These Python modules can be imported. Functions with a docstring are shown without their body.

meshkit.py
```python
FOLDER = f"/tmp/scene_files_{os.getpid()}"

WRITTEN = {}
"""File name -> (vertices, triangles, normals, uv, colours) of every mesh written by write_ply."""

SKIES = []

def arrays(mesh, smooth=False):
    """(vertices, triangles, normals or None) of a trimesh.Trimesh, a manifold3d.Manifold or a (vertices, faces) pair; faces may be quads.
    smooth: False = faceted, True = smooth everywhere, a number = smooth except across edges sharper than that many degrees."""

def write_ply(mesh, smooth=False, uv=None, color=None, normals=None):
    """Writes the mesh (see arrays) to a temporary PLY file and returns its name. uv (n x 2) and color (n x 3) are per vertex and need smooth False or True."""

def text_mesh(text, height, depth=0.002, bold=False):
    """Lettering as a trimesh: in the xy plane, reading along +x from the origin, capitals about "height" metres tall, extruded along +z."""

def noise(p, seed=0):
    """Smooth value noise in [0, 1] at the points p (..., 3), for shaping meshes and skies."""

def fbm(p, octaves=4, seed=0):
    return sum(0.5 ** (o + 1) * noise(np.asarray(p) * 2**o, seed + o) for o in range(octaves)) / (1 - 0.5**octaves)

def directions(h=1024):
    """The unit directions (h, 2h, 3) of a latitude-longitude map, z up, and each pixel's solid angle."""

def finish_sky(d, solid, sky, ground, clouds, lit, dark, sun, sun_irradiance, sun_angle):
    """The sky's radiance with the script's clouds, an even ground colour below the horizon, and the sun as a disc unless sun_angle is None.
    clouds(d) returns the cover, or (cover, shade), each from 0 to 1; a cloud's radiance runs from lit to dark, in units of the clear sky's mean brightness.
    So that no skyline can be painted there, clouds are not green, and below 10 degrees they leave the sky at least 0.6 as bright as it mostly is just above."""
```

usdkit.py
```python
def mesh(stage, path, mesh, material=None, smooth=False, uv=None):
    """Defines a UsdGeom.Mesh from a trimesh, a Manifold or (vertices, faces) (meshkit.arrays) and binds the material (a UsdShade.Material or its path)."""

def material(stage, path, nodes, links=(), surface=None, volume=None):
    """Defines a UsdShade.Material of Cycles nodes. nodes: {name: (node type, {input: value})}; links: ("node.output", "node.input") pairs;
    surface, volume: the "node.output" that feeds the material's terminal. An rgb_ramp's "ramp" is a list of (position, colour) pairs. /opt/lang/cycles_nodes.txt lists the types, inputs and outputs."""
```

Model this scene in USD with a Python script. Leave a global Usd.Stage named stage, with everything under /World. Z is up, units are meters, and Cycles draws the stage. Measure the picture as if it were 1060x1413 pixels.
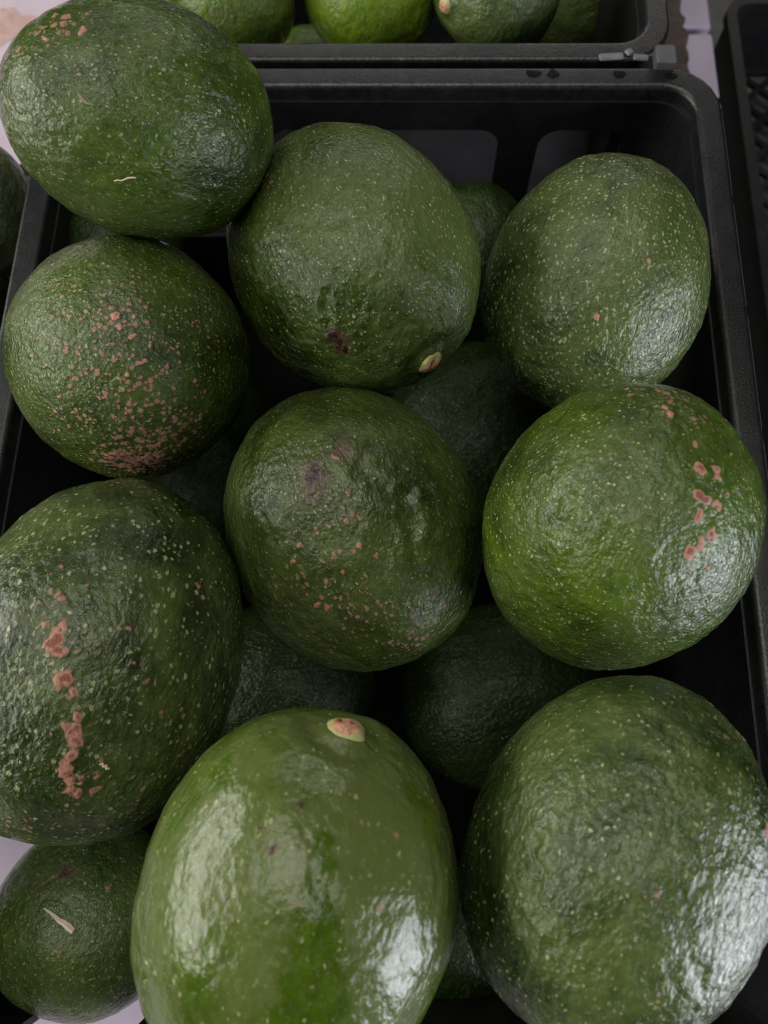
import math, numpy as np, trimesh, usdkit, manifold3d, shapely.geometry as sg
from meshkit import noise, fbm, arrays
from pxr import Usd, UsdGeom, UsdLux, Gf, Sdf, Vt, UsdShade

stage = Usd.Stage.CreateInMemory()
UsdGeom.SetStageUpAxis(stage, 'Z'); UsdGeom.SetStageMetersPerUnit(stage, 1.0)
UsdGeom.Xform.Define(stage, '/World'); UsdGeom.Scope.Define(stage, '/World/Looks')

# ---------------------------------------------------------------- camera
W, H, F = 1060.0, 1413.0, 1062.0
CX, CY, CZ, PITCH, YAW, ROLL = 0.0158, -0.0905, 0.4625, 1.2769, -0.1004, -0.0793
EXPOSURE = 0.95
O = np.array([CX, CY, CZ])
cp, sp = math.cos(PITCH), math.sin(PITCH)
FW = np.array([math.sin(YAW) * cp, math.cos(YAW) * cp, -sp])
_u = np.array([math.sin(YAW) * sp, math.cos(YAW) * sp, cp]); _r = np.cross(FW, _u)
RT = _r * math.cos(ROLL) + _u * math.sin(ROLL); UP = -_r * math.sin(ROLL) + _u * math.cos(ROLL)
cam = UsdGeom.Camera.Define(stage, '/World/Camera')
M4 = np.eye(4); M4[0, :3] = RT; M4[1, :3] = UP; M4[2, :3] = -FW; M4[3, :3] = O
cam.AddTransformOp().Set(Gf.Matrix4d(M4.tolist()))
cam.CreateHorizontalApertureAttr(5.4); cam.CreateVerticalApertureAttr(5.4 * H / W)
cam.CreateFocalLengthAttr(5.4 * F / W)
cam.CreateClippingRangeAttr(Gf.Vec2f(0.01, 100))
cam.CreateFStopAttr(3.0); cam.CreateFocusDistanceAttr(0.235)
cam.CreateExposureAttr(EXPOSURE)

# ---------------------------------------------------------------- lamps (a market stall under a roof: light panels above, open side to the right)
def rect(name, loc, aim, w, h, power, col):
    l = UsdLux.RectLight.Define(stage, '/World/' + name)
    l.CreateWidthAttr(w); l.CreateHeightAttr(h); l.CreateIntensityAttr(power); l.CreateColorAttr(Gf.Vec3f(*col))
    z = np.array(loc, float) - np.array(aim, float); z /= np.linalg.norm(z)
    x = np.cross([0, 1, 0.01], z); x /= np.linalg.norm(x); y = np.cross(z, x)
    m = np.eye(4); m[0, :3] = x; m[1, :3] = y; m[2, :3] = z; m[3, :3] = loc
    l.AddTransformOp().Set(Gf.Matrix4d(m.tolist()))
rect('roof_light_panel', (-1.70, -.15, .85), (0, 0, .2), 1.0, 2.2, 3.8, (1.0, .98, .90))
rect('roof_light_panel_001', (.2, 1.9, 1.0), (0, 0, .2), 1.8, .6, 1.2, (1.0, .97, .90))
rect('roof_light_panel_002', (-.1, .0, 1.8), (0, 0, .2), 1.3, 1.1, 1.9, (1.0, .97, .88))
rect('open_stall_side', (1.65, -.95, .10), (0, 0, .25), 1.3, 1.1, 4.9, (.93, .97, 1.06))

# ---------------------------------------------------------------- helpers
_used = {}
def numbered(parent, name):
    k = (parent, name); n = _used.get(k, 0); _used[k] = n + 1
    return f'{parent}/{name}' + (f'_{n:03d}' if n else '')
def tag(p, label=None, cat=None, group=None, kind=None):
    for k, v in (('label', label), ('category', cat), ('group', group), ('kind', kind)):
        if v: p.SetCustomDataByKey(k, v)
    return p
def thing(name, label, cat, loc=(0, 0, 0), group=None):
    x = UsdGeom.Xform.Define(stage, numbered('/World', name)); x.AddTranslateOp().Set(Gf.Vec3d(*map(float, loc)))
    return tag(x.GetPrim(), label, cat, group)
def obj(name, m, mat, parent=None, smooth=False):
    path = numbered(str(parent.GetPath()) if parent else '/World', name)
    return usdkit.mesh(stage, path, m, mat, smooth=smooth).GetPrim()
def ray(px):
    d = FW + RT * ((px[0] - W / 2) / F) - UP * ((px[1] - H / 2) / F)
    return d / np.linalg.norm(d)
def project(P):
    d = np.asarray(P) - O; dep = d @ FW
    return np.stack([W / 2 + F * (d @ RT) / dep, H / 2 - F * (d @ UP) / dep], -1)
def on_z(px, z): d = ray(px); return O + d * (z - O[2]) / d[2]
def rounded(x0, y0, x1, y1, r):
    return sg.box(x0 + r, y0 + r, x1 - r, y1 - r).buffer(r, quad_segs=8) if r else sg.box(x0, y0, x1, y1)
def extr(poly, z0, z1):
    m = trimesh.creation.extrude_polygon(poly, z1 - z0, engine='earcut'); m.apply_translation([0, 0, z0]); return m
def man(m): return manifold3d.Manifold(manifold3d.Mesh(np.asarray(m.vertices, np.float32), np.asarray(m.faces, np.uint32)))
def box(x0, y0, z0, x1, y1, z1):
    m = trimesh.creation.box([x1 - x0, y1 - y0, z1 - z0]); m.apply_translation([(x0 + x1) / 2, (y0 + y1) / 2, (z0 + z1) / 2]); return m
def bevel_box(x0, y0, z0, x1, y1, z1, r=.002):
    pts = [[a, b, c] for ix, (a0, a1) in enumerate([(x0, x1)]) for a in (a0, a1) for b in (y0, y1) for c in (z0, z1)]
    c = np.array([(x0 + x1) / 2, (y0 + y1) / 2, (z0 + z1) / 2]); out = []
    for p in pts:
        s = np.sign(np.array(p) - c)
        for k in range(3):
            q = np.array(p, float) - s * r; q[k] += s[k] * r; out.append(q)
    return trimesh.convex.convex_hull(np.array(out))

# ---------------------------------------------------------------- materials
def skin(name, dark, light, speck=(.25, .265, .125), speck_r=0.197, russet=(.34, .172, .132), bloom=.5, rough=.22, seed=0.0, speck_scale=896., wrinkle=1.0, streak=.7, bloom_col=(.068, .095, .024), spec=.5, pebbly=1., fleck=540.):
    """avocado skin: mottled green, pale lenticels, corky russet where the marks primvar is set, worn waxy bloom, pebbled relief"""
    n = {
        'pc': ('attribute', {'attribute': 'pc'}), 'marks': ('attribute', {'attribute': 'marks'}), 'm': ('separate_color', {}),
        'map': ('mapping', {'location': (seed, seed * 1.7, -seed), 'scale': (1, 1, 1)}),
        'maps': ('mapping', {'location': (seed, seed * 1.7, -seed), 'scale': (1, 1, .80)}),
        # base mottling
        'n1': ('noise_texture', {'scale': 38., 'detail': 5., 'roughness': .6}),
        'n1r': ('map_range', {'from_min': .36, 'from_max': .64}),
        'base': ('mix', {'color1': dark, 'color2': light}),
        'n2': ('noise_texture', {'scale': 330., 'detail': 4., 'roughness': .65}),
        'n2r': ('map_range', {'from_min': .3, 'from_max': .7, 'to_min': .72, 'to_max': 1.28}),
        'base2': ('mix', {'mix_type': 'multiply', 'fac': 1.}),
        # bloom: dull grey wax, rubbed off in ragged patches
        'n3': ('noise_texture', {'scale': 26., 'detail': 7., 'roughness': .62, 'distortion': .4}), 'mapb': ('mapping', {'location': (seed * 2, seed, seed * .4), 'scale': (1, 1, streak)}),
        'n3r': ('map_range', {'range_type': 'smoothstep', 'from_min': .40, 'from_max': .62}),
        'rubp': ('attribute', {'attribute': 'rub'}), 'rubn': ('noise_texture', {'scale': 190., 'detail': 6., 'roughness': .65}), 'rub1': ('math', {'math_type': 'multiply_add', 'value2': 2.2, 'value3': -1.1}),
        'rub2': ('math', {'math_type': 'add'}), 'rubm': ('map_range', {'from_min': .30, 'from_max': .70, 'to_min': 1., 'to_max': 0.}), 'blm0': ('math', {'math_type': 'multiply'}),
        'blm': ('math', {'math_type': 'multiply', 'value2': bloom}),
        'base3': ('mix', {'color2': bloom_col}),
        # lenticels
        'wn': ('noise_texture', {'scale': 1150., 'detail': 3., 'roughness': .6}),
        'wv': ('vector_math', {'math_type': 'multiply_add', 'vector2': (.0017, .0017, .0017)}),
        'v1': ('voronoi_texture', {'scale': speck_scale}),
        'v1c': ('separate_color', {}),
        'v1t': ('math', {'math_type': 'multiply_add', 'value2': speck_r * 2.6, 'value3': -speck_r * .5}),
        'v1d': ('math', {'math_type': 'subtract'}),
        'v1m': ('map_range', {'from_min': -.02, 'from_max': .07, 'to_max': .85}),
        'sp': ('mix', {'color2': speck}), 'v1g': ('math', {'math_type': 'multiply_add', 'value2': .75, 'value3': .38, 'use_clamp': True}), 'v1f': ('math', {'math_type': 'multiply'}),
        # russet flecks
        'v2': ('voronoi_texture', {'scale': fleck}), 'v2c': ('separate_color', {}),
        'v2t': ('math', {'math_type': 'multiply_add', 'value2': .55, 'value3': -.38}),
        'v2u': ('math', {'math_type': 'multiply_add', 'value2': .78}),
        'v2d': ('math', {'math_type': 'subtract'}),
        'v2m': ('map_range', {'from_min': -.03, 'from_max': .07}),
        'rcol': ('mix', {'color1': (russet[0] * .55, russet[1] * .5, russet[2] * .5), 'color2': russet}),
        'rus': ('mix', {}),
        # scabs
        'ns': ('noise_texture', {'scale': 700., 'detail': 4., 'roughness': .7}),
        'sc': ('math', {'math_type': 'multiply_add', 'value2': .9, 'value3': -.45}),
        'sc2': ('math', {'math_type': 'add'}),
        'scm': ('map_range', {'from_min': .38, 'from_max': .64}),
        'scc': ('rgb_ramp', {'ramp': [(0, (russet[0] * .7, russet[1] * .62, russet[2] * .55)), (.62, (russet[0] * 1.12, russet[1] * 1.05, russet[2])), (.8, (russet[0] * 1.12, russet[1] * 1.05, russet[2])), (1, (.21, .085, .06))]}),
        'scab': ('mix', {}),
        # bruises
        'br': ('math', {'math_type': 'multiply_add', 'value2': 1.1, 'value3': -.55}),
        'br2': ('math', {'math_type': 'add'}),
        'brm': ('map_range', {'from_min': .40, 'from_max': .85, 'to_max': .85}),
        'bru': ('mix', {}), 'brc': ('rgb_ramp', {'ramp': [(0, (.085, .036, .036)), (.72, (.085, .036, .036)), (1, (.016, .008, .006))]}),
        # relief
        'b1': ('noise_texture', {'scale': 360., 'detail': 1., 'roughness': .45}),
        'b2': ('noise_texture', {'scale': 1500., 'detail': 3., 'roughness': .6}),
        'vb': ('voronoi_texture', {'scale': 330.}), 'vb2': ('math', {'math_type': 'multiply'}), 'vbh': ('math', {'math_type': 'multiply_add', 'value2': -1.3 * pebbly}),
        'bh': ('math', {'math_type': 'multiply_add', 'value2': .07}),
        'bh2': ('math', {'math_type': 'multiply_add', 'value2': .28}),
        'bh3': ('math', {'math_type': 'multiply_add', 'value2': .45}),
        'bh4': ('math', {'math_type': 'multiply_add', 'value2': .5}),
        'bump': ('bump', {'strength': 1., 'distance': .00007 * wrinkle}),
        'rg': ('math', {'math_type': 'multiply_add', 'value2': .16, 'value3': rough - .06}),
        'rg1': ('math', {'math_type': 'multiply_add', 'value2': .10}),
        'rg2': ('math', {'math_type': 'multiply_add', 'value2': .3, 'use_clamp': True}),
        'rmax': ('math', {'math_type': 'maximum'}),
        'p': ('principled_bsdf', {'ior': 1.45, 'specular_ior_level': spec}),
    }
    l = [('pc.vector', 'map.vector'), ('pc.vector', 'maps.vector'), ('marks.color', 'm.color'),
         ('map.vector', 'n1.vector'), ('n1.fac', 'n1r.value'), ('n1r.result', 'base.fac'),
         ('maps.vector', 'n2.vector'), ('n2.fac', 'n2r.value'), ('base.color', 'base2.color1'), ('n2r.result', 'base2.color2'),
         ('pc.vector', 'mapb.vector'), ('mapb.vector', 'n3.vector'), ('n3.fac', 'n3r.value'), ('maps.vector', 'rubn.vector'), ('rubn.fac', 'rub1.value1'), ('rub1.value', 'rub2.value1'), ('rubp.fac', 'rub2.value2'), ('rub2.value', 'rubm.value'),
         ('n3r.result', 'blm0.value1'), ('rubm.result', 'blm0.value2'), ('blm0.value', 'blm.value1'), ('base2.color', 'base3.color1'), ('blm.value', 'base3.fac'),
         ('maps.vector', 'wn.vector'), ('wn.color', 'wv.vector1'), ('maps.vector', 'wv.vector3'),
         ('wv.vector', 'v1.vector'), ('v1.color', 'v1c.color'), ('v1c.r', 'v1t.value1'), ('v1t.value', 'v1d.value1'), ('v1.distance', 'v1d.value2'),
         ('v1d.value', 'v1m.value'), ('base3.color', 'sp.color1'), ('v1c.g', 'v1g.value1'), ('v1m.result', 'v1f.value1'), ('v1g.value', 'v1f.value2'), ('v1f.value', 'sp.fac'),
         ('wv.vector', 'v2.vector'), ('v2.color', 'v2c.color'), ('v2c.r', 'v2t.value1'), ('m.r', 'v2u.value1'), ('v2t.value', 'v2u.value3'),
         ('v2u.value', 'v2d.value1'), ('v2.distance', 'v2d.value2'), ('v2d.value', 'v2m.value'),
         ('n2.fac', 'rcol.fac'), ('sp.color', 'rus.color1'), ('rcol.color', 'rus.color2'), ('v2m.result', 'rus.fac'),
         ('maps.vector', 'ns.vector'), ('ns.fac', 'sc.value1'), ('sc.value', 'sc2.value1'), ('m.g', 'sc2.value2'), ('sc2.value', 'scm.value'),
         ('sc2.value', 'scc.fac'), ('rus.color', 'scab.color1'), ('scc.color', 'scab.color2'), ('scm.result', 'scab.fac'),
         ('ns.fac', 'br.value1'), ('br.value', 'br2.value1'), ('m.b', 'br2.value2'), ('br2.value', 'brm.value'), ('scab.color', 'bru.color1'), ('brm.result', 'bru.fac'), ('br2.value', 'brc.fac'), ('brc.color', 'bru.color2'),
         ('maps.vector', 'b1.vector'), ('maps.vector', 'b2.vector'), ('b2.fac', 'bh.value1'), ('maps.vector', 'vb.vector'), ('vb.distance', 'vb2.value1'), ('vb.distance', 'vb2.value2'), ('vb2.value', 'vbh.value1'), ('b1.fac', 'vbh.value3'), ('vbh.value', 'bh.value3'),
         ('v1m.result', 'bh2.value1'), ('bh.value', 'bh2.value3'), ('v2m.result', 'bh3.value1'), ('bh2.value', 'bh3.value3'),
         ('scm.result', 'bh4.value1'), ('bh3.value', 'bh4.value3'), ('bh4.value', 'bump.height'),
         ('blm.value', 'rg.value1'), ('n2.fac', 'rg1.value1'), ('rg.value', 'rg1.value3'), ('v2m.result', 'rmax.value1'), ('scm.result', 'rmax.value2'),
         ('rmax.value', 'rg2.value1'), ('rg1.value', 'rg2.value3'), ('rg2.value', 'p.roughness'),
         ('bru.color', 'p.base_color'), ('bump.normal', 'p.normal')]
    return usdkit.material(stage, '/World/Looks/' + name, n, l, surface='p.BSDF')

def plain(name, c1, c2, scale, rough=.5, bump=.0, bscale=None, spec=.5, detail=5., contrast=(.35, .65)):
    n = {'g': ('geometry', {}), 'n': ('noise_texture', {'scale': scale, 'detail': detail, 'roughness': .65}), 'r': ('map_range', {'from_min': contrast[0], 'from_max': contrast[1]}),
         'c': ('mix', {'color1': c1, 'color2': c2}), 'b': ('noise_texture', {'scale': bscale or scale * 6, 'detail': 4.}),
         'bp': ('bump', {'strength': 1., 'distance': max(bump, 1e-6)}), 'rr': ('map_range', {'from_min': .3, 'from_max': .7, 'to_min': rough - .1, 'to_max': rough + .12}),
         'p': ('principled_bsdf', {'specular_ior_level': spec})}
    l = [('g.position', 'n.vector'), ('g.position', 'b.vector'), ('n.fac', 'r.value'), ('r.result', 'c.fac'), ('c.color', 'p.base_color'), ('b.fac', 'bp.height'),
         ('b.fac', 'rr.value'), ('rr.result', 'p.roughness'), ('bp.normal', 'p.normal')]
    return usdkit.material(stage, '/World/Looks/' + name, n, l, surface='p.BSDF')

BLACK = plain('black_plastic', (.004, .004, .005), (.009, .009, .010), 60., .45, .00012, 1500., spec=.3)
FLOORMAT = plain('shaded_black_plastic', (.003, .003, .0035), (.006, .006, .006), 60., .8, .0002, 900., spec=.04)  # shade put into the floor colour: darker and duller than the walls
RIMMAT = plain('scuffed_black_plastic', (.006, .006, .0072), (.013, .0125, .0148), 150., .34, .00015, 1400., contrast=(.46, .66), detail=9.)
MESHMAT = plain('dark_crate_plastic', (.005, .005, .006), (.010, .010, .010), 70., .5, .0001, 900., spec=.25)
WHITE = plain('white_painted_board', (.31, .26, .35), (.37, .315, .415), 18., .55, .0002, 300.)
SHEET = plain('white_sheet', (.46, .38, .46), (.53, .45, .53), 25., .5, .0003, 90.)
BROWN = plain('rusty_brown_wood', (.012, .007, .006), (.050, .026, .018), 45., .65, .0006, 260.)
REDWOOD = plain('dark_red_wood', (.014, .005, .004), (.03, .010, .008), 50., .7, .0004, 200.)
CORK = plain('stem_scar_cork', (.30, .13, .07), (.55, .31, .19), 700., .75, .0004, 1200.)
CORKRIM = plain('stem_scar_ring', (.28, .29, .10), (.38, .36, .15), 300., .55, .0002, 1200.)
CORKDARK = plain('stem_scar_pit', (.10, .03, .02), (.22, .07, .05), 500., .8, .0003, 1200.)
STRAW = plain('pale_straw', (.55, .42, .32), (.68, .56, .44), 300., .6, .0002, 900.)
LIT_WALL = plain('lightened_wall_plastic', (.10, .10, .125), (.14, .14, .17), 50., .4, .0001, 900.)  # bluish wall colour lightened in place of the light missing between crates
WET = plain('damp_spot', (.002, .002, .003), (.004, .004, .005), 100., .6, spec=.1)
GREYTAB = plain('grey_plastic', (.05, .05, .058), (.075, .075, .085), 90., .45)
TAPE = plain('pale_tape', (.09, .088, .10), (.15, .145, .165), 120., .45)
STAIN = plain('pink_stain', (.40, .24, .22), (.48, .34, .34), 120., .6)

# ---------------------------------------------------------------- avocados
ICO = {k: trimesh.creation.icosphere(k) for k in (4, 5, 6)}
ALL = {}
def axis_len(c, d, a, D):
    """half-length in metres that spans +-a pixels along image direction d about pixel c at distance D"""
    c = np.array(c, float); d = np.array(d, float)
    r1, r2 = ray(c + d * a), ray(c - d * a)
    return D * math.sin(math.acos(np.clip(r1 @ r2, -1, 1)) / 2)

def avocado(key, c, A, B, phi, tau, D, seed, taper=.10, blunt=.06, az=None, mat=None, res=6, lump=1.0, pebble=1.0, label='', group=None, marks=(), stem=None, wrinkles=(), name='avocado'):
    ph, ta = math.radians(phi), math.radians(tau)
    v = -ray(c); P0 = O - v * D
    X = RT - v * (RT @ v); X /= np.linalg.norm(X); Y = np.cross(v, X)
    e_im = math.cos(ph) * X + math.sin(ph) * Y; e_pp = -math.sin(ph) * X + math.cos(ph) * Y
    d_im = np.array([math.cos(ph), -math.sin(ph)]); d_pp = np.array([math.sin(ph), math.cos(ph)])
    a, b = axis_len(c, d_im, A, D), axis_len(c, d_pp, B, D)
    L = math.cos(ta) * e_im + math.sin(ta) * v
    e2 = -math.sin(ta) * e_im + math.cos(ta) * v              # third axis
    if az is None:
        az_ = math.sqrt(max(a * a - (b * math.sin(ta)) ** 2, (.9 * b) ** 2)) / max(math.cos(ta), .5); s2 = b
    else:
        az_ = az; s2 = a if tau > 75 else math.sqrt(max((a * a - (az * math.cos(ta)) ** 2), .25 * a * a)) / math.sin(ta)
    R = np.stack([e_pp, e2, L])                                # canonical x, y, z -> world
    semi = np.array([b, s2, az_])
    m = ICO[res]; n = np.array(m.vertices)
    ec = R @ v; s = 1.4                                        # finer faces on the side the photograph shows
    th = np.arccos(np.clip(n @ ec, -1, 1)); perp = n - np.outer(n @ ec, ec); perp /= np.maximum(np.linalg.norm(perp, axis=1, keepdims=True), 1e-9)
    t2 = 2 * np.arctan(np.tan(np.minimum(th, 3.1415) / 2) / s); n = np.cos(t2)[:, None] * ec + np.sin(t2)[:, None] * perp
    p = n * semi
    g = 1 - taper * n[:, 2] - .35 * taper * (n[:, 2] ** 2 - .33)
    p[:, :2] *= (g * (1 + blunt * (n[:, 2] ** 2 - .15)))[:, None]
    so = seed * 7.31
    big = (fbm(n * 1.6 + so, 3, seed) - .5) * .065 * lump + (fbm(n * 3.7 + so, 3, seed + 5) - .5) * .022 * lump
    p *= (1 + big)[:, None]
    q = p * np.array([1, 1, .6])
    ridge = np.abs(fbm(q * 75 + so, 3, seed + 9) - .5)
    patch = np.clip((fbm(n * 2.2 + so + 3, 2, seed + 31) - .42) * 5, 0, 1)
    d = ((fbm(q * 190 + so, 2, seed + 2) - .5) * .0006 + (noise(q * 430 + so, seed + 3) - .5) * .00032 - np.clip(-0 + .06 - ridge, 0, 1) * .005 * patch) * pebble
    nn = n / semi; nn /= np.linalg.norm(nn, axis=1, keepdims=True)
    world0 = p @ R + P0
    ALL[key] = dict(P0=P0, R=R, semi=semi, taper=taper, v=v, D=D)
    if res >= 5:
        px = project(world0); front = (nn @ R) @ v > -.25
        def anchor(q_):
            dd = np.where(front, np.hypot(px[:, 0] - q_[0], px[:, 1] - q_[1]), 1e9); return np.argmin(dd)
    mk, rub = np.zeros((len(n), 3)), np.zeros(len(n))
    warp = np.stack([fbm(p * 420 + so + 11 * k, 2, 90 + k) - .5 for k in range(3)], 1) * .0032 if marks else 0
    for w in wrinkles:                                         # creases pressed into the skin: polyline of photo points, width, depth
        pts = [world0[anchor(q_)] for q_ in w[0]]; dist = np.full(len(n), 1e9)
        wob = (fbm(p * 240 + so, 2, 77)[:, None] - .5) * .004
        for a0, a1 in zip(pts[:-1], pts[1:]):
            ab = a1 - a0; tt = np.clip(((world0 + wob - a0) @ ab) / (ab @ ab), 0, 1); dist = np.minimum(dist, np.linalg.norm(world0 + wob - a0 - tt[:, None] * ab, axis=1))
        wd = w[1] * D / F; x = dist / wd
        d += .55 * w[2] * (-np.exp(-x * x) + .55 * np.exp(-(x - 1.9) ** 2))
    for (mx, my, mr, ch, st) in marks:
        i = anchor((mx, my)); dist = np.linalg.norm(world0 + warp - world0[i], axis=1) / (mr * D / F)
        if ch == 3: rub = np.maximum(rub, st * np.clip(1.4 - dist, 0, 1)); continue
        fall = np.clip(1.25 - dist, 0, 1) if ch != 0 else np.exp(-dist ** 2 * 1.2)
        mk[:, ch] = np.maximum(mk[:, ch], st * fall)
    d += np.clip(mk[:, 1] - .3, 0, .5) * .0004
    if stem:
        i = anchor(stem[:2]); dist = np.linalg.norm(world0 - world0[i], axis=1); sr = stem[2] * D / F
        d += .0004 * np.exp(-(dist / (sr * 1.25)) ** 4) - .0009 * np.exp(-((dist - sr * 1.7) / (sr * .6)) ** 2)
    p2 = p + nn * d[:, None]
    loc = p2 @ R                                                # relative to the centre
    if stem:
        root = thing(name, label, 'avocado', P0, group); pr = obj('fruit', (loc, m.faces), mat, root, True)
    else:
        path = numbered('/World', name); g_ = usdkit.mesh(stage, path, (loc, m.faces), mat, smooth=True); g_.AddTranslateOp().Set(Gf.Vec3d(*map(float, P0)))
        pr = tag(g_.GetPrim(), label, 'avocado', group); root = pr
    pv = UsdGeom.PrimvarsAPI(pr)
    pv.CreatePrimvar('pc', Sdf.ValueTypeNames.Float3Array, 'vertex').Set(Vt.Vec3fArray.FromNumpy(p.astype(np.float32)))
    pv.CreatePrimvar('marks', Sdf.ValueTypeNames.Color3fArray, 'vertex').Set(Vt.Vec3fArray.FromNumpy(mk.astype(np.float32)))
    pv.CreatePrimvar('rub', Sdf.ValueTypeNames.FloatArray, 'vertex').Set(Vt.FloatArray.FromNumpy(rub.astype(np.float32)))
    ALL[key].update(world=loc + P0, normal=nn @ R, root=root, anchor=(anchor if res >= 5 else None))
    if stem:                                                    # stem scar: corky plug in a pale ring with two pits
        i = anchor(stem[:2]); c0 = loc[i]; nz = (nn @ R)[i] + stem[4] * v; nz /= np.linalg.norm(nz); xx = RT - nz * (RT @ nz); xx /= np.linalg.norm(xx); yy = np.cross(nz, xx)
        from scipy.spatial import cKDTree
        near = np.where(np.linalg.norm(loc - c0, axis=1) < sr * 4)[0]; rel = loc[near] - c0; tree = cKDTree(np.stack([rel @ xx, rel @ yy], 1)); hgt = rel @ nz
        def dome(r, h, k, z0, ox=0, oy=0, rg=.12, pit=0):
            vs, fs, nr, na = [], [], 7, 36
            for a_ in range(nr + 1):
                for b_ in range(na):
                    t = a_ / nr; an = 2 * math.pi * b_ / na
                    rr = r * t * (1 + rg * (noise(np.array([math.cos(an) * 1.7 + k, math.sin(an) * 1.7, k * 3.])) - .5) * 2)
                    hh = h * (1 - t ** 4) + h * .5 * (noise(np.array([t * 4 * math.cos(an), t * 4 * math.sin(an), k * 5.])) - .5) * (1 - t) - pit * math.exp(-(t / .35) ** 2)
                    u_, w_ = rr * math.cos(an) + ox, rr * math.sin(an) * stem[3] + oy
                    dd_, ii_ = tree.query([u_, w_], k=4); lie = float(np.average(hgt[ii_], weights=1 / (dd_ + 1e-5)))
                    lie = max(lie, -.0028)
                    vs.append(c0 + xx * u_ + yy * w_ + nz * (lie + hh + z0 - .0014 * t ** 6))
            for a_ in range(nr):
                for b_ in range(na):
                    i0 = a_ * na + b_; i1 = a_ * na + (b_ + 1) % na; fs += [[i0, i0 + na, i1 + na], [i0, i1 + na, i1]]
            return np.array(vs), np.array(fs)
        ring = obj('stem_scar', dome(sr * 1.06, .0006, seed + .3, .0007), CORKRIM, root, True)
        obj('cork_plug', dome(sr * .86, .0007, seed + .7, .0010, 0, -.05 * sr), CORK, ring, True)
        for k, (ox, oy, r_) in enumerate(((-.45, .02, .2), (.12, -.05, .16))):
            obj('cork_pit', dome(sr * r_, .0003, seed + k, .00175, ox * sr, oy * sr, .3), CORKDARK, ring, True)
    return pr

DG = (.015, .030, .002)
rng = np.random.default_rng(5)
def cloud(cx, cy, r, k, ch, st, size):
    out = []
    for _ in range(k):
        a, q = rng.uniform(0, 6.28), r * math.sqrt(rng.uniform(0, 1)); out.append((cx + q * math.cos(a), cy + q * math.sin(a), size * rng.uniform(.6, 1.3), ch, st))
    return out

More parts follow.
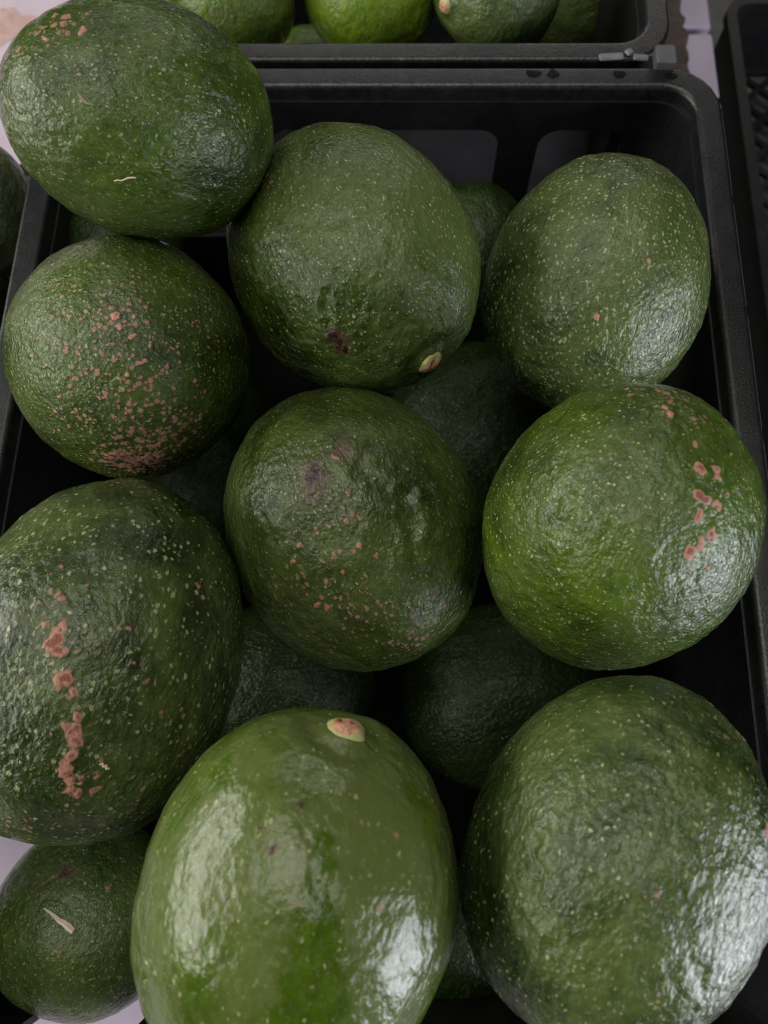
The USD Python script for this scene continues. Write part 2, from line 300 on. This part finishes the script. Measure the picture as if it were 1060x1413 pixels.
K = dict(group=None)
avocado('A1', (196, 170), 193, 163, 170, 25, .262, 1, label='large pebbly green avocado raised on the rear left corner of the crate', pebble=1.15,
        mat=skin('skin_rear_left', DG, (.056, .095, .010), seed=.47, speck_r=0.174, bloom=.55),
        marks=[(30, 60, 34, 0, .35), (80, 28, 26, 0, .75), (55, 45, 22, 0, .7), (2, 95, 26, 2, .8), (106, 107, 4, 1, .9), (115, 136, 4, 1, .9), (60, 50, 5, 1, .8), (113, 44, 4, 1, .8), (147, 147, 3, 1, .7), (232, 272, 3, 1, .8), (40, 245, 3, 1, .8), (135, 300, 20, 0, .4)])
avocado('A2', (491, 367), 178, 171, -54, 36, .281, 2, taper=.04, blunt=.10, label='avocado with a pink stem scar and a dark brown scar, behind the central one', pebble=1.1,
        mat=skin('skin_rear_middle', DG, (.060, .100, .010), seed=1.17, speck_r=0.186, bloom=.6), stem=(594, 500, 17, 1.0, .8),
        marks=[(466, 470, 20, 2, 1.0), (458, 462, 12, 2, 1.2), (476, 484, 11, 2, 1.15), (462, 470, 9, 1, .55), (372, 248, 14, 1, .35), (372, 250, 20, 0, .6), (350, 262, 12, 0, .5)],
        wrinkles=[([(448, 405), (455, 440), (452, 455)], 5, .0010), ([(560, 440), (590, 480), (597, 492)], 5, .0008), ([(600, 440), (612, 470), (600, 490)], 5, .0008), ([(505, 455), (530, 470), (548, 492)], 4, .0006)])
avocado('A3', (182, 499), 168, 170, 90, 82, .281, 3, az=.052, taper=.03, label='round avocado thickly flecked with pink corky spots at its lower end', pebble=.9,
        mat=skin('skin_flecked', DG, (.055, .090, .010), seed=2.31, fleck=640., speck_r=0.174, bloom=.45, russet=(.42, .21, .165)),
        marks=[(170, 480, 150, 0, .42), (190, 560, 85, 0, .55), (190, 635, 70, 0, 1.0), (230, 600, 70, 0, .68), (190, 600, 60, 0, .72), (110, 570, 50, 0, .5), (270, 540, 60, 0, .40), (40, 380, 30, 0, .3), (75, 345, 22, 0, .7), (100, 332, 20, 0, .7), (160, 437, 6, 1, 1), (163, 450, 4, 1, .9), (193, 503, 5, 1, 1), (200, 497, 4, 1, 1), (182, 465, 4, 1, .95), (178, 517, 4, 1, .9), (236, 478, 4, 1, .9), (66, 505, 3, 1, .8), (68, 515, 3, 1, .8), (122, 428, 4, 1, .9), (277, 559, 4, 1, .9), (160, 622, 7, 1, .6), (185, 628, 7, 1, .6), (205, 640, 7, 1, .6), (205, 580, 4, 1, .8), (165, 526, 4, 1, .8), (186, 438, 3, 1, .9), (225, 448, 3, 1, .8)])
avocado('A4', (818, 399), 183, 154, 76, 20, .308, 4, taper=.06, label='dull grey-green avocado with pale specks nearest the rear right corner', pebble=.85,
        mat=skin('skin_dull', (.019, .032, .005), (.050, .077, .018), seed=3.7, speck=(.25, .265, .125), speck_r=0.232, bloom=.8, speck_scale=826.),
        marks=[(924, 430, 8, 3, 1.1), (915, 440, 10, 3, 1.1), (903, 452, 9, 3, 1.), (818, 494, 14, 3, .9), (832, 505, 14, 3, .9), (756, 472, 14, 3, .6), (850, 250, 14, 3, .55), (897, 359, 6, 1, .7), (826, 437, 6, 1, .8), (720, 337, 6, 1, .7), (747, 302, 12, 2, .55), (830, 250, 14, 2, .35)])
avocado('A5', (847, 731), 202, 187, 60, 70, .243, 5, az=.054, taper=.04, label='round glossy avocado with a cluster of pink ringed scabs, beside the right rim', pebble=1.2,
        mat=skin('skin_glossy_right', DG, (.064, .108, .008), seed=4.9, pebbly=1.5, speck=(.25, .265, .125), speck_r=0.174, bloom=.35, rough=.20),
        marks=[(920, 545, 34, 0, .75), (880, 535, 30, 0, .6), (960, 570, 30, 0, .6), (900, 550, 40, 2, .35), (924, 570, 8, 1, 1), (916, 562, 6, 1, .9), (961, 614, 6, 1, .9), (968, 648, 8, 1, 1.1), (989, 648, 7, 1, 1), (988, 658, 6, 1, .9), (964, 684, 9, 1, 1.2), (977, 692, 9, 1, 1.2), (991, 702, 8, 1, 1.2), (966, 713, 7, 1, 1.1), (983, 738, 9, 1, 1.2), (952, 760, 11, 1, 1.2), (966, 751, 8, 1, 1), (950, 787, 4, 1, .8), (977, 785, 5, 1, .9), (883, 833, 4, 1, .8), (1003, 683, 5, 1, .9), (1008, 627, 5, 1, .8), (1040, 640, 18, 0, .5)],
        wrinkles=[([(770, 725), (778, 735), (785, 720)], 5, .0008), ([(960, 800), (925, 825), (905, 835)], 4, .0005), ([(985, 820), (945, 850), (915, 865)], 4, .0005)])
avocado('A6', (488, 729), 201, 175, 115, 15, .266, 6, taper=.05, label='central dark avocado with purplish bruises and a wrinkled dented shoulder', pebble=.9, lump=1.2,
        mat=skin('skin_central', (.014, .023, .0025), (.049, .073, .011), seed=5.3, speck=(.25, .265, .125), speck_r=0.151, bloom=.6),
        marks=[(433, 658, 28, 2, .95), (425, 685, 20, 2, .7), (475, 622, 28, 2, .72), (463, 632, 5, 1, .8), (478, 615, 12, 1, .3), (430, 655, 10, 1, .3), (490, 830, 110, 0, .36), (580, 870, 60, 0, .50), (410, 800, 50, 0, .36), (480, 705, 26, 0, .45), (437, 834, 7, 1, .9), (404, 776, 6, 1, .9), (411, 752, 6, 1, .9), (496, 756, 5, 1, .9), (452, 838, 6, 1, .8), (600, 860, 9, 1, .5), (635, 818, 6, 1, .8), (563, 832, 8, 1, .6)],
        wrinkles=[([(500, 640), (520, 670), (560, 690), (575, 720)], 11, .0013), ([(560, 680), (555, 710), (570, 740), (575, 770)], 7, .0010), ([(590, 680), (600, 720), (590, 760)], 7, .0008), ([(530, 640), (560, 655), (590, 670)], 7, .0010), ([(355, 690), (370, 720), (390, 750)], 6, .0007)])
avocado('A7', (135, 906), 261, 208,  76, 10, .252, 7, taper=.05, label='big dark avocado at the left with a vertical trail of pink scabs', pebble=.7, lump=1.1,
        mat=skin('skin_dark_left', (.011, .020, .003), (.024, .041, .008), seed=6.6, speck=(.25, .265, .125), speck_r=0.197, bloom=.55, speck_scale=640.),
        marks=[(80, 826, 6, 1, .8), (62, 863, 6, 1, .9), (88, 865, 8, 1, .9), (76, 885, 12, 1, 1.2), (80, 898, 9, 1, 1.1), (67, 902, 4, 1, .9), (89, 935, 12, 1, 1.2), (80, 943, 7, 1, .9), (98, 958, 9, 1, 1), (108, 988, 8, 1, 1.2), (92, 1003, 7, 1, .9), (104, 1010, 12, 1, 1), (104, 1025, 10, 1, 1), (98, 1040, 9, 1, 1), (92, 1055, 9, 1, 1), (90, 1067, 9, 1, .9), (100, 1076, 9, 1, .9), (113, 1075, 6, 1, .9), (92, 1090, 8, 1, .8), (105, 1095, 8, 1, .9), (132, 1092, 7, 1, .9), (135, 1072, 5, 1, .8), (276, 808, 7, 1, .9), (280, 822, 5, 1, .8), (200, 938, 6, 1, .8), (212, 940, 6, 1, .8), (182, 915, 4, 1, .8), (163, 868, 6, 1, .7), (178, 869, 5, 1, .7), (75, 824, 60, 0, .25), (20, 700, 40, 0, .45), (100, 690, 40, 0, .3), (150, 1080, 70, 0, .33), (240, 1010, 60, 0, .33), (30, 1140, 30, 0, .5)],
        wrinkles=[([(190, 705), (150, 725), (125, 760), (122, 775)], 5, .0006), ([(190, 920), (205, 900), (225, 890)], 6, .0007)])
avocado('A8', (411, 1236), 280, 222, 80, 36, .214, 8, taper=.01, label='smooth pale green front avocado with its corky stem scar facing up', pebble=.62,
        mat=skin('skin_smooth_front', (.036, .068, .003), (.060, .100, .007), seed=7.9, pebbly=.8, streak=.25, bloom_col=(.086, .112, .030), speck=(.25, .265, .125), speck_r=0.139, bloom=.75, speck_scale=542., wrinkle=.45, rough=.21), stem=(477, 1006, 25, .85, .1),
        marks=[(448, 1160, 10, 3, .8), (444, 1195, 14, 3, .9), (440, 1235, 20, 3, .95), (430, 1270, 32, 3, 1.), (428, 1310, 32, 3, .95), (432, 1360, 36, 3, .95), (425, 1410, 48, 3, 1.), (270, 1095, 28, 3, .8), (300, 1070, 24, 3, .8), (245, 1130, 22, 3, .7), (575, 1100, 22, 3, .7), (595, 1150, 20, 3, .7), (416, 1109, 7, 2, 1), (363, 1144, 6, 2, .9), (376, 1172, 7, 2, 1), (343, 1214, 6, 2, .9), (308, 1238, 8, 2, .9), (332, 1232, 7, 2, .7), (264, 1309, 7, 2, .8), (284, 1245, 6, 2, .6), (425, 1214, 7, 1, .6), (411, 1248, 6, 1, .6), (548, 1152, 7, 1, .5), (528, 1250, 8, 1, .5), (540, 1311, 7, 1, .5), (532, 1355, 6, 1, .6), (482, 1350, 5, 1, .8), (604, 1333, 6, 1, .8), (600, 1190, 6, 1, .6), (360, 1165, 6, 2, .6), (250, 1330, 12, 2, .35), (300, 1330, 12, 2, .45), (228, 1128, 4, 1, .8)],
        wrinkles=[([(230, 1110), (270, 1080), (300, 1065)], 5, .0004), ([(505, 1020), (535, 1040), (552, 1060)], 5, .0003), ([(200, 1320), (205, 1340), (198, 1355)], 5, .0008), ([(600, 1180), (604, 1220), (600, 1260)], 5, .0003)])
avocado('A9', (847, 1176), 256, 222, 62, 15, .220, 9, taper=.04, label='largest dark avocado at the lower right with a broad shiny worn band', pebble=1.0, lump=1.1,
        mat=skin('skin_dark_right', (.011, .022, .0025), (.026, .047, .008), seed=8.4, speck=(.25, .265, .125), speck_r=0.162, bloom=.55, speck_scale=708., rough=.21),
        marks=[(1058, 1143, 14, 1, .8), (1000, 1015, 9, 1, .5), (668, 1240, 6, 1, .7), (905, 1237, 6, 1, .6), (1035, 1010, 30, 0, .5), (980, 965, 20, 0, .4)],
        wrinkles=[([(740, 1155), (750, 1210), (735, 1235)], 6, .0008), ([(722, 1270), (725, 1310), (715, 1345)], 7, .0011), ([(950, 1225), (955, 1212), (968, 1205)], 5, -.0006), ([(880, 1040), (920, 1048), (975, 1052)], 7, .0007)])
avocado('A10', (124, 1262), 144, 128, 70, 20, .36, 10, taper=.06, label='small shadowed avocado in the front left corner with a pale sliver on it', pebble=.8,
        mat=skin('skin_front_left', (.019, .042, .006), (.054, .086, .018), seed=9.2, speck=(.25, .265, .125), speck_r=0.174, bloom=.45, speck_scale=950.),
        marks=[(90, 1204, 14, 2, .9), (65, 1218, 8, 2, .8), (48, 1218, 8, 2, .8), (148, 1228, 7, 1, .5), (155, 1245, 7, 1, .5), (60, 1296, 7, 1, .5), (82, 1318, 7, 1, .5), (55, 1230, 16, 2, .5), (20, 1300, 40, 0, .3), (150, 1350, 40, 0, .3)])
LOW_SHADED = skin('skin_lower_shaded', (.005, .012, .0015), (.012, .025, .004), seed=.77, speck=(.16, .18, .09), speck_r=0.128, bloom=.15, spec=.3, rough=.32, bloom_col=(.03, .045, .012))  # gap shade put into the skin colour: darker, duller copy for lower fruit
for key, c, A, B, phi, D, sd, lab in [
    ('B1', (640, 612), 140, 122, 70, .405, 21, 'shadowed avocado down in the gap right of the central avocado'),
    ('B2', (690, 952), 142, 124, 30, .375, 22, 'shade-darkened glossy avocado in the gap below the round scabbed one'),
    ('B3', (392, 945), 130, 116, 10, .345, 23, 'shade-darkened avocado in the gap between the central and the pale front one'),
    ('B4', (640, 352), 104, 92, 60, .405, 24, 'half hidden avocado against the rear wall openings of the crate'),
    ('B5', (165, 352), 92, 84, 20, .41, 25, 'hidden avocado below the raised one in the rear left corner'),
    ('B6', (272, 690), 112, 102, 80, .405, 26, 'shade-blackened avocado in the gap between the flecked and central ones'),
    ('B7', (612, 1292), 112, 92, 80, .385, 27, 'shade-darkened avocado in the narrow gap between the two front avocados')]:
    avocado(key, c, A, B, phi, 20, D, sd, label=lab, mat=LOW_SHADED, res=5)

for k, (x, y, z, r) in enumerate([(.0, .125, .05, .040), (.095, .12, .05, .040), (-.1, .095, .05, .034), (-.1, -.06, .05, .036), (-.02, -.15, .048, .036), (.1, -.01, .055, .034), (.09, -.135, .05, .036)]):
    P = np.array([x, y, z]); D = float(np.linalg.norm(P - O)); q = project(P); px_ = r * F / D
    avocado(f'F{k}', tuple(q), px_ * 1.08, px_, 30 + 40 * k, 20, D, 60 + k, label='deeply shadowed avocado at the bottom of the main crate beneath the others', group='avocados at the bottom of the crate', mat=LOW_SHADED, res=4, lump=.6)

# ---------------------------------------------------------------- crates
def crate_parts(root, w, l, z0, z1, rear, front, sides, rim_w=.011, lip=.0075, wallmat=None):
    """walls with rounded openings, a rolled rim with rounded corners and a floor; centred on the root"""
    x1, y1 = w / 2, l / 2
    def loop(d, n=7):                                          # rounded rectangle inset by d, always the same number of points
        r_ = max(.022 - d * .75, .004); o = []
        for qx, qy, a0 in ((1, 1, 0), (-1, 1, 90), (-1, -1, 180), (1, -1, 270)):
            for a_ in np.radians(np.linspace(a0, a0 + 90, n)): o.append((qx * (x1 - d - r_) + r_ * math.cos(a_), qy * (y1 - d - r_) + r_ * math.sin(a_)))
        return o
    arc = lambda cd, cz, r_, a0, a1: [(cd + r_ * math.cos(math.radians(a_)), cz + r_ * math.sin(math.radians(a_))) for a_ in np.linspace(a0, a1, 5)]
    prof = [(0, z1 - .022)] + arc(.0018, z1 - .0018, .0018, 180, 90) + arc(rim_w - .0024, z1 - .0024, .0024, 90, 0) + [(rim_w + .0004, z1 - lip), (.0024, z1 - lip), (.0022, z1 - .022)]
    vs = np.array([[x_, y_, z_] for d_, z_ in prof for x_, y_ in loop(d_)]); m_, k_ = len(prof), 28
    fs = [[a_ * k_ + b_, a_ * k_ + (b_ + 1) % k_, (a_ + 1) % m_ * k_ + (b_ + 1) % k_, (a_ + 1) % m_ * k_ + b_] for a_ in range(m_) for b_ in range(k_)]
    ring = trimesh.Trimesh(vs, [t_ for f_ in fs for t_ in (f_[:3], [f_[0], f_[2], f_[3]])], process=False); trimesh.repair.fix_normals(ring)
    obj('rim', ring, RIMMAT, root, 50)
    t, s = .0028, .0135                                        # wall thickness, set-back under the rim
    ow, iw = rounded(-x1 + s - .004, -y1 + s - .004, x1 - s + .004, y1 - s + .004, .017), rounded(-x1 + s - .004 + t, -y1 + s - .004 + t, x1 - s + .004 - t, y1 - s + .004 - t, .0145)
    shell = man(extr(ow.difference(iw), z0, z1 - lip))
    for (a, b, c, d), y0 in [(o, 2 * l) for o in rear] + [(o, 0) for o in front]:      # in the two end walls: x and z ranges
        cut = trimesh.creation.extrude_polygon(rounded(a, c, b, d, .010), l * 2, engine='earcut'); cut.apply_transform(trimesh.transformations.rotation_matrix(math.pi / 2, [1, 0, 0])); cut.apply_translation([0, y0, 0]); shell -= man(cut)
    for (a, b, c, d) in sides:
        cut = trimesh.creation.extrude_polygon(rounded(a, c, b, d, .010), w, engine='earcut')
        cut.apply_transform(np.array([[0, 0, 1, -w], [1, 0, 0, 0], [0, 1, 0, 0], [0, 0, 0, 1.]])); shell -= man(cut)
    e = .02
    for k_, (nm, bx) in enumerate((('side_wall', box(-x1, -y1 + e, -1, 0, y1 - e, 1)), ('side_wall', box(0, -y1 + e, -1, x1, y1 - e, 1)), ('end_wall', box(-x1, y1 - e, -1, x1, y1, 1)), ('end_wall', box(-x1, -y1, -1, x1, -y1 + e, 1)))):
        obj(nm, shell ^ man(bx), wallmat if k_ == 3 and wallmat else BLACK, root)
    obj('crate_floor', extr(iw.buffer(-.0002), z0, z0 + .004), FLOORMAT, root)

OPX = [(-.053, .057, .085, .166), (.076, .116, .085, .166), (-.116, -.076, .085, .166)]
OPY = [(-.165, -.06, .085, .152)]
cr = thing('plastic_crate', 'black plastic crate with rounded rim holding the heap of large avocados', 'crate')
crate_parts(cr, .30, .40, .002, .19, OPX, OPX[1:], OPY)

for (px, rx, ry) in (((736, 101), 11, 6), ((763, 101), 9, 6), ((855, 102), 9, 6), ((925, 104), 10, 5)):      # damp spots lying on the rim
    c = on_z(px, .1902); k = .29 / F
    pts = [(c[0] + rx * k * math.cos(t) * (1 + .25 * math.sin(3 * t + px[0])), c[1] + ry * k * 1.1 * math.sin(t) * (1 + .2 * math.cos(2 * t + px[0]))) for t in np.linspace(0, 6.28, 28)[:-1]]
    obj('damp_spot', extr(sg.Polygon(pts).buffer(0), .1902, .1904), WET, cr)
c = on_z((915, 84), .190)
obj('rim_tab', bevel_box(c[0] - .0042, c[1] - .005, .1885, c[0] + .0046, c[1] + .005, .1945, .0008), GREYTAB, cr)

rc = thing('plastic_crate', 'black plastic crate of limegreen avocados behind the main crate', 'crate', (-.002, .381, 0))
crate_parts(rc, .268, .352, .002, .189, [(-.1, -.02, .085, .16), (.02, .1, .085, .16)], [], [(-.15, -.03, .085, .16), (.03, .15, .085, .16)], wallmat=LIT_WALL)
obj('wall_rib', bevel_box(-.108, -.1695, .150, .108, -.1645, .157, .0012), LIT_WALL, rc)
obj('added_light_stop', bevel_box(.1110, -.1885, .02, .1325, -.1668, .167, .002), BLACK, rc)  # added block, stops light leaking in between the two crates
BACKG = [skin('skin_back_a', (.050, .100, .006), (.105, .160, .020), seed=11.2, speck_r=0.093, bloom=.15, rough=.21), skin('skin_back_b', (.085, .150, .004), (.150, .220, .012), seed=12.2, speck_r=0.070, bloom=.08, rough=.20), skin('skin_back_c', (.016, .035, .007), (.045, .070, .018), seed=13.2, speck_r=0.093, bloom=.5, rough=.21)]
for key, c, A, B, phi, D, sd, mt, lab, st, mk in [
    ('C1', (320, -12), 96, 90, 80, .475, 41, 0, 'pale green avocado with a brownish blush in the rear crate, leftmost there', None, [(310, 26, 34, 2, .55), (345, 20, 20, 2, .4)]),
    ('C2', (512, -18), 102, 92, 100, .475, 42, 1, 'bright yellow green avocado in the middle of the rear crate', None, []),
    ('C3', (688, -22), 98, 88, 70, .455, 43, 2, 'dark green avocado with a shiny top and stem scar in the rear crate', (614, 6, 10, .9, .3), []),
    ('C4', (800, -16), 92, 72, 85, .56, 44, 2, 'very dark avocado at the right end of the rear crate', None, []),
    ('C5', (428, 100), 56, 60, 85, .53, 45, 0, 'low avocado with stem scar peeping over the rear crate rim', (430, 78, 8, .6, .3), [])]:
    avocado(key, c, A, B, phi, 20, D, sd, label=lab, mat=BACKG[mt], res=5, stem=st, marks=mk)

yl = on_z((10, 224), .12)[1]
lc = thing('plastic_crate', 'low dark crate with shadowed avocados left of the main crate', 'crate', (-.3085, yl - .17, 0))
crate_parts(lc, .30, .34, .002, .12, [(-.1, -.02, .03, .09), (.02, .1, .03, .09)], [], [])
LFT = skin('skin_left_crate', (.030, .042, .020), (.060, .072, .040), seed=15.2, speck_r=0.081, bloom=.7)
avocado('L1', (-28, 296), 96, 82, 70, 20, .43, 51, label='grey green avocado just outside the left rim, in the low left crate', mat=LFT, res=5)
avocado('L2', (-50, 440), 96, 88, 70, 20, .50, 52, label='dark avocado outside the left rim, nearer one in the low left crate', mat=LOW_SHADED, res=5)

# ---------------------------------------------------------------- table of white slats on a dark red frame
tb = thing('slatted_table', 'white painted slatted table with dark red gaps under the crates', 'table')
ys = [-.62, -.53, -.44, -.35, -.26, -.175, -.085, .01, .105, .195, .285, .372, .438, .52, .60, .69, .78]
for a, b in zip(ys[:-1], ys[1:]):
    obj('slat', bevel_box(-.62, a + .0028, -.018, .243, b - .0028, 0, .0015), WHITE, tb)
for x in (-.5, -.1, .215): obj('frame_beam', box(x - .03, -.62, -.06, x + .03, .78, -.0185), REDWOOD, tb)
for x in (-.5, .215):
    for y in (-.58, .74): obj('leg', box(x - .025, y - .025, -.75, x + .025, y + .025, -.0601), REDWOOD, tb)
fl = obj('ground', box(-3, -3, -.80, 3, 3, -.75), plain('concrete_ground', (.10, .095, .09), (.16, .15, .145), 6., .8, .001, 80.)); tag(fl, kind='structure')
st_ = obj('display_stand', bevel_box(.262, -.25, -.75, .75, .62, -.1055, .004), plain('dark_grey_stand', (.05, .05, .055), (.08, .08, .085), 40., .6, .0003, 300.)); tag(st_, 'dark grey display stand under the black lattice crate at the right', 'stand')
pts = [(-.60, .22), (-.14, .23), (-.135, .62), (-.60, .66)]
sh = thing('white_board', 'white stained board lying behind the raised left avocado', 'board')
obj('panel', extr(sg.Polygon(pts).buffer(.004), .001, .005), SHEET, sh)
c = on_z((14, 36), .0052)
pts = [(c[0] + .022 * math.cos(t) * (1 + .3 * math.sin(2 * t + 1) + .12 * math.sin(7 * t)), c[1] + .017 * math.sin(t) * (1 + .25 * math.cos(3 * t) + .1 * math.sin(9 * t))) for t in np.linspace(0, 6.28, 60)[:-1]]
obj('pink_stain', extr(sg.Polygon(pts).buffer(0), .0051, .0053), STAIN, sh)

# rusty plank between the rear crate and the white slats
a, b = on_z((905, 92), .02), on_z((952, 92), .02)
x0, x1 = a[0], b[0]; yy = np.linspace(.215, a[1] + .30, 120)
edge = [(x1 + .0022 * (noise(np.array([y * 160, 0, 0.])) - .5) * 2 + .0012 * (noise(np.array([y * 520, 3, 0.])) - .5), y) for y in yy]
pk = obj('wooden_plank', extr(sg.Polygon([(.136, yy[0])] + edge + [(.136, yy[-1])]).buffer(0), .0005, .02), BROWN)
tag(pk, 'dark rusty brown plank with a ragged edge behind the crate corner', 'plank')
for px, w_, l_, r_ in (((843, 80), .0055, .0018, .08), ((884, 81), .0034, .0016, -.1), ((868, 74), .0018, .0018, .5)):
    c = on_z(px, .1892); m = bevel_box(-w_, -l_, 0, w_, l_, .0016, .0006); m.apply_transform(trimesh.transformations.rotation_matrix(r_, [0, 0, 1])); m.apply_translation([c[0], c[1], .1891])
    obj('tape_scrap', m, TAPE, rc) if False else tag(obj('tape_scrap', m, TAPE), {843: 'long pale tape scrap on the rear crate rim', 884: 'short pale tape scrap beside the grey rim tab', 868: 'tiny pale tape scrap between the two longer ones'}[px[0]], 'tape')

# mesh crate at the right
X0 = .268
mc = thing('mesh_crate', 'empty black lattice crate at the right edge of the photo', 'crate', (X0, .16, -.105))
ring = man(extr(rounded(0, -.3, .42, .34, .02).difference(rounded(.008, -.292, .412, .332, .012)), .074, .082)) + man(extr(rounded(.003, -.297, .417, .337, .018).difference(rounded(.006, -.294, .414, .334, .016)), .012, .074))
obj('rim', ring, MESHMAT, mc, 40)
def lattice(x0, y0, x1, y1, p, t):
    g = sg.box(x0, y0, x1, y1); holes = []
    for i in range(int((x1 - x0) / p) + 2):
        for j in range(int((y1 - y0) / p * 2) + 3):
            cx_, cy_ = x0 + p * (i + .5 * (j % 2)), y0 + p * .5 * j
            holes.append(sg.Polygon([(cx_ - p / 2 + t, cy_), (cx_, cy_ - p / 2 + t), (cx_ + p / 2 - t, cy_), (cx_, cy_ + p / 2 - t)]).buffer(-.0012).buffer(.0012))
    from shapely import union_all
    return g.difference(union_all(holes)).union(g.difference(g.buffer(-.004)))
obj('lattice_floor', extr(lattice(.0062, -.294, .414, .334, .032, .0035), .012, .016), MESHMAT, mc)
obj('rib', bevel_box(.012, -.004, .016, .408, .004, .05, .001), MESHMAT, mc)
for y in (-.29, .33):
    for x in (.01, .41): obj('foot', box(x - .008, y - .008, .0005, x + .008, y + .008, .012), MESHMAT, mc)

# ---------------------------------------------------------------- small straws stuck to the fruit
def sliver(key, p0, p1, wpx, label, taperf=1.0):
    A = ALL[key]; i, j = A['anchor'](p0), A['anchor'](p1); P, N = A['world'], A['normal']
    n0 = (N[i] + N[j]) / 2; n0 /= np.linalg.norm(n0); a, b = P[i] + N[i] * .0006, P[j] + N[j] * .0006; w = wpx * A['D'] / F / 2
    t = (b - a) / np.linalg.norm(b - a); s = np.cross(n0, t); vs = []
    for k in range(7):
        u = k / 6; ii = A['anchor'](tuple(np.array(p0) * (1 - u) + np.array(p1) * u)); c = P[ii] + N[ii] * .0005; ww = w * (1 - taperf * (1 - u) ** .8 * .85) * (1 if k < 6 else .6)
        vs += [c - s * ww, c + n0 * ww * .8, c + s * ww, c - n0 * ww * .3]
    f = [[4 * k + q, 4 * k + (q + 1) % 4, 4 * k + 4 + (q + 1) % 4, 4 * k + 4 + q] for k in range(6) for q in range(4)] + [[3, 2, 1, 0], [24, 25, 26, 27]]
    tag(obj('straw_sliver', (np.array(vs), np.array(f)), STRAW, None, 60), label, 'straw')
sliver('A10', (62, 1254), (102, 1284), 9, 'pale wood sliver lying on the small front left avocado')
sliver('A7', (138, 1053), (150, 1060), 4, 'short straw bit on the big dark left avocado', .3)
sliver('A1', (157, 248), (187, 244), 2.4, 'thin pale fibre on the raised rear left avocado', .5)
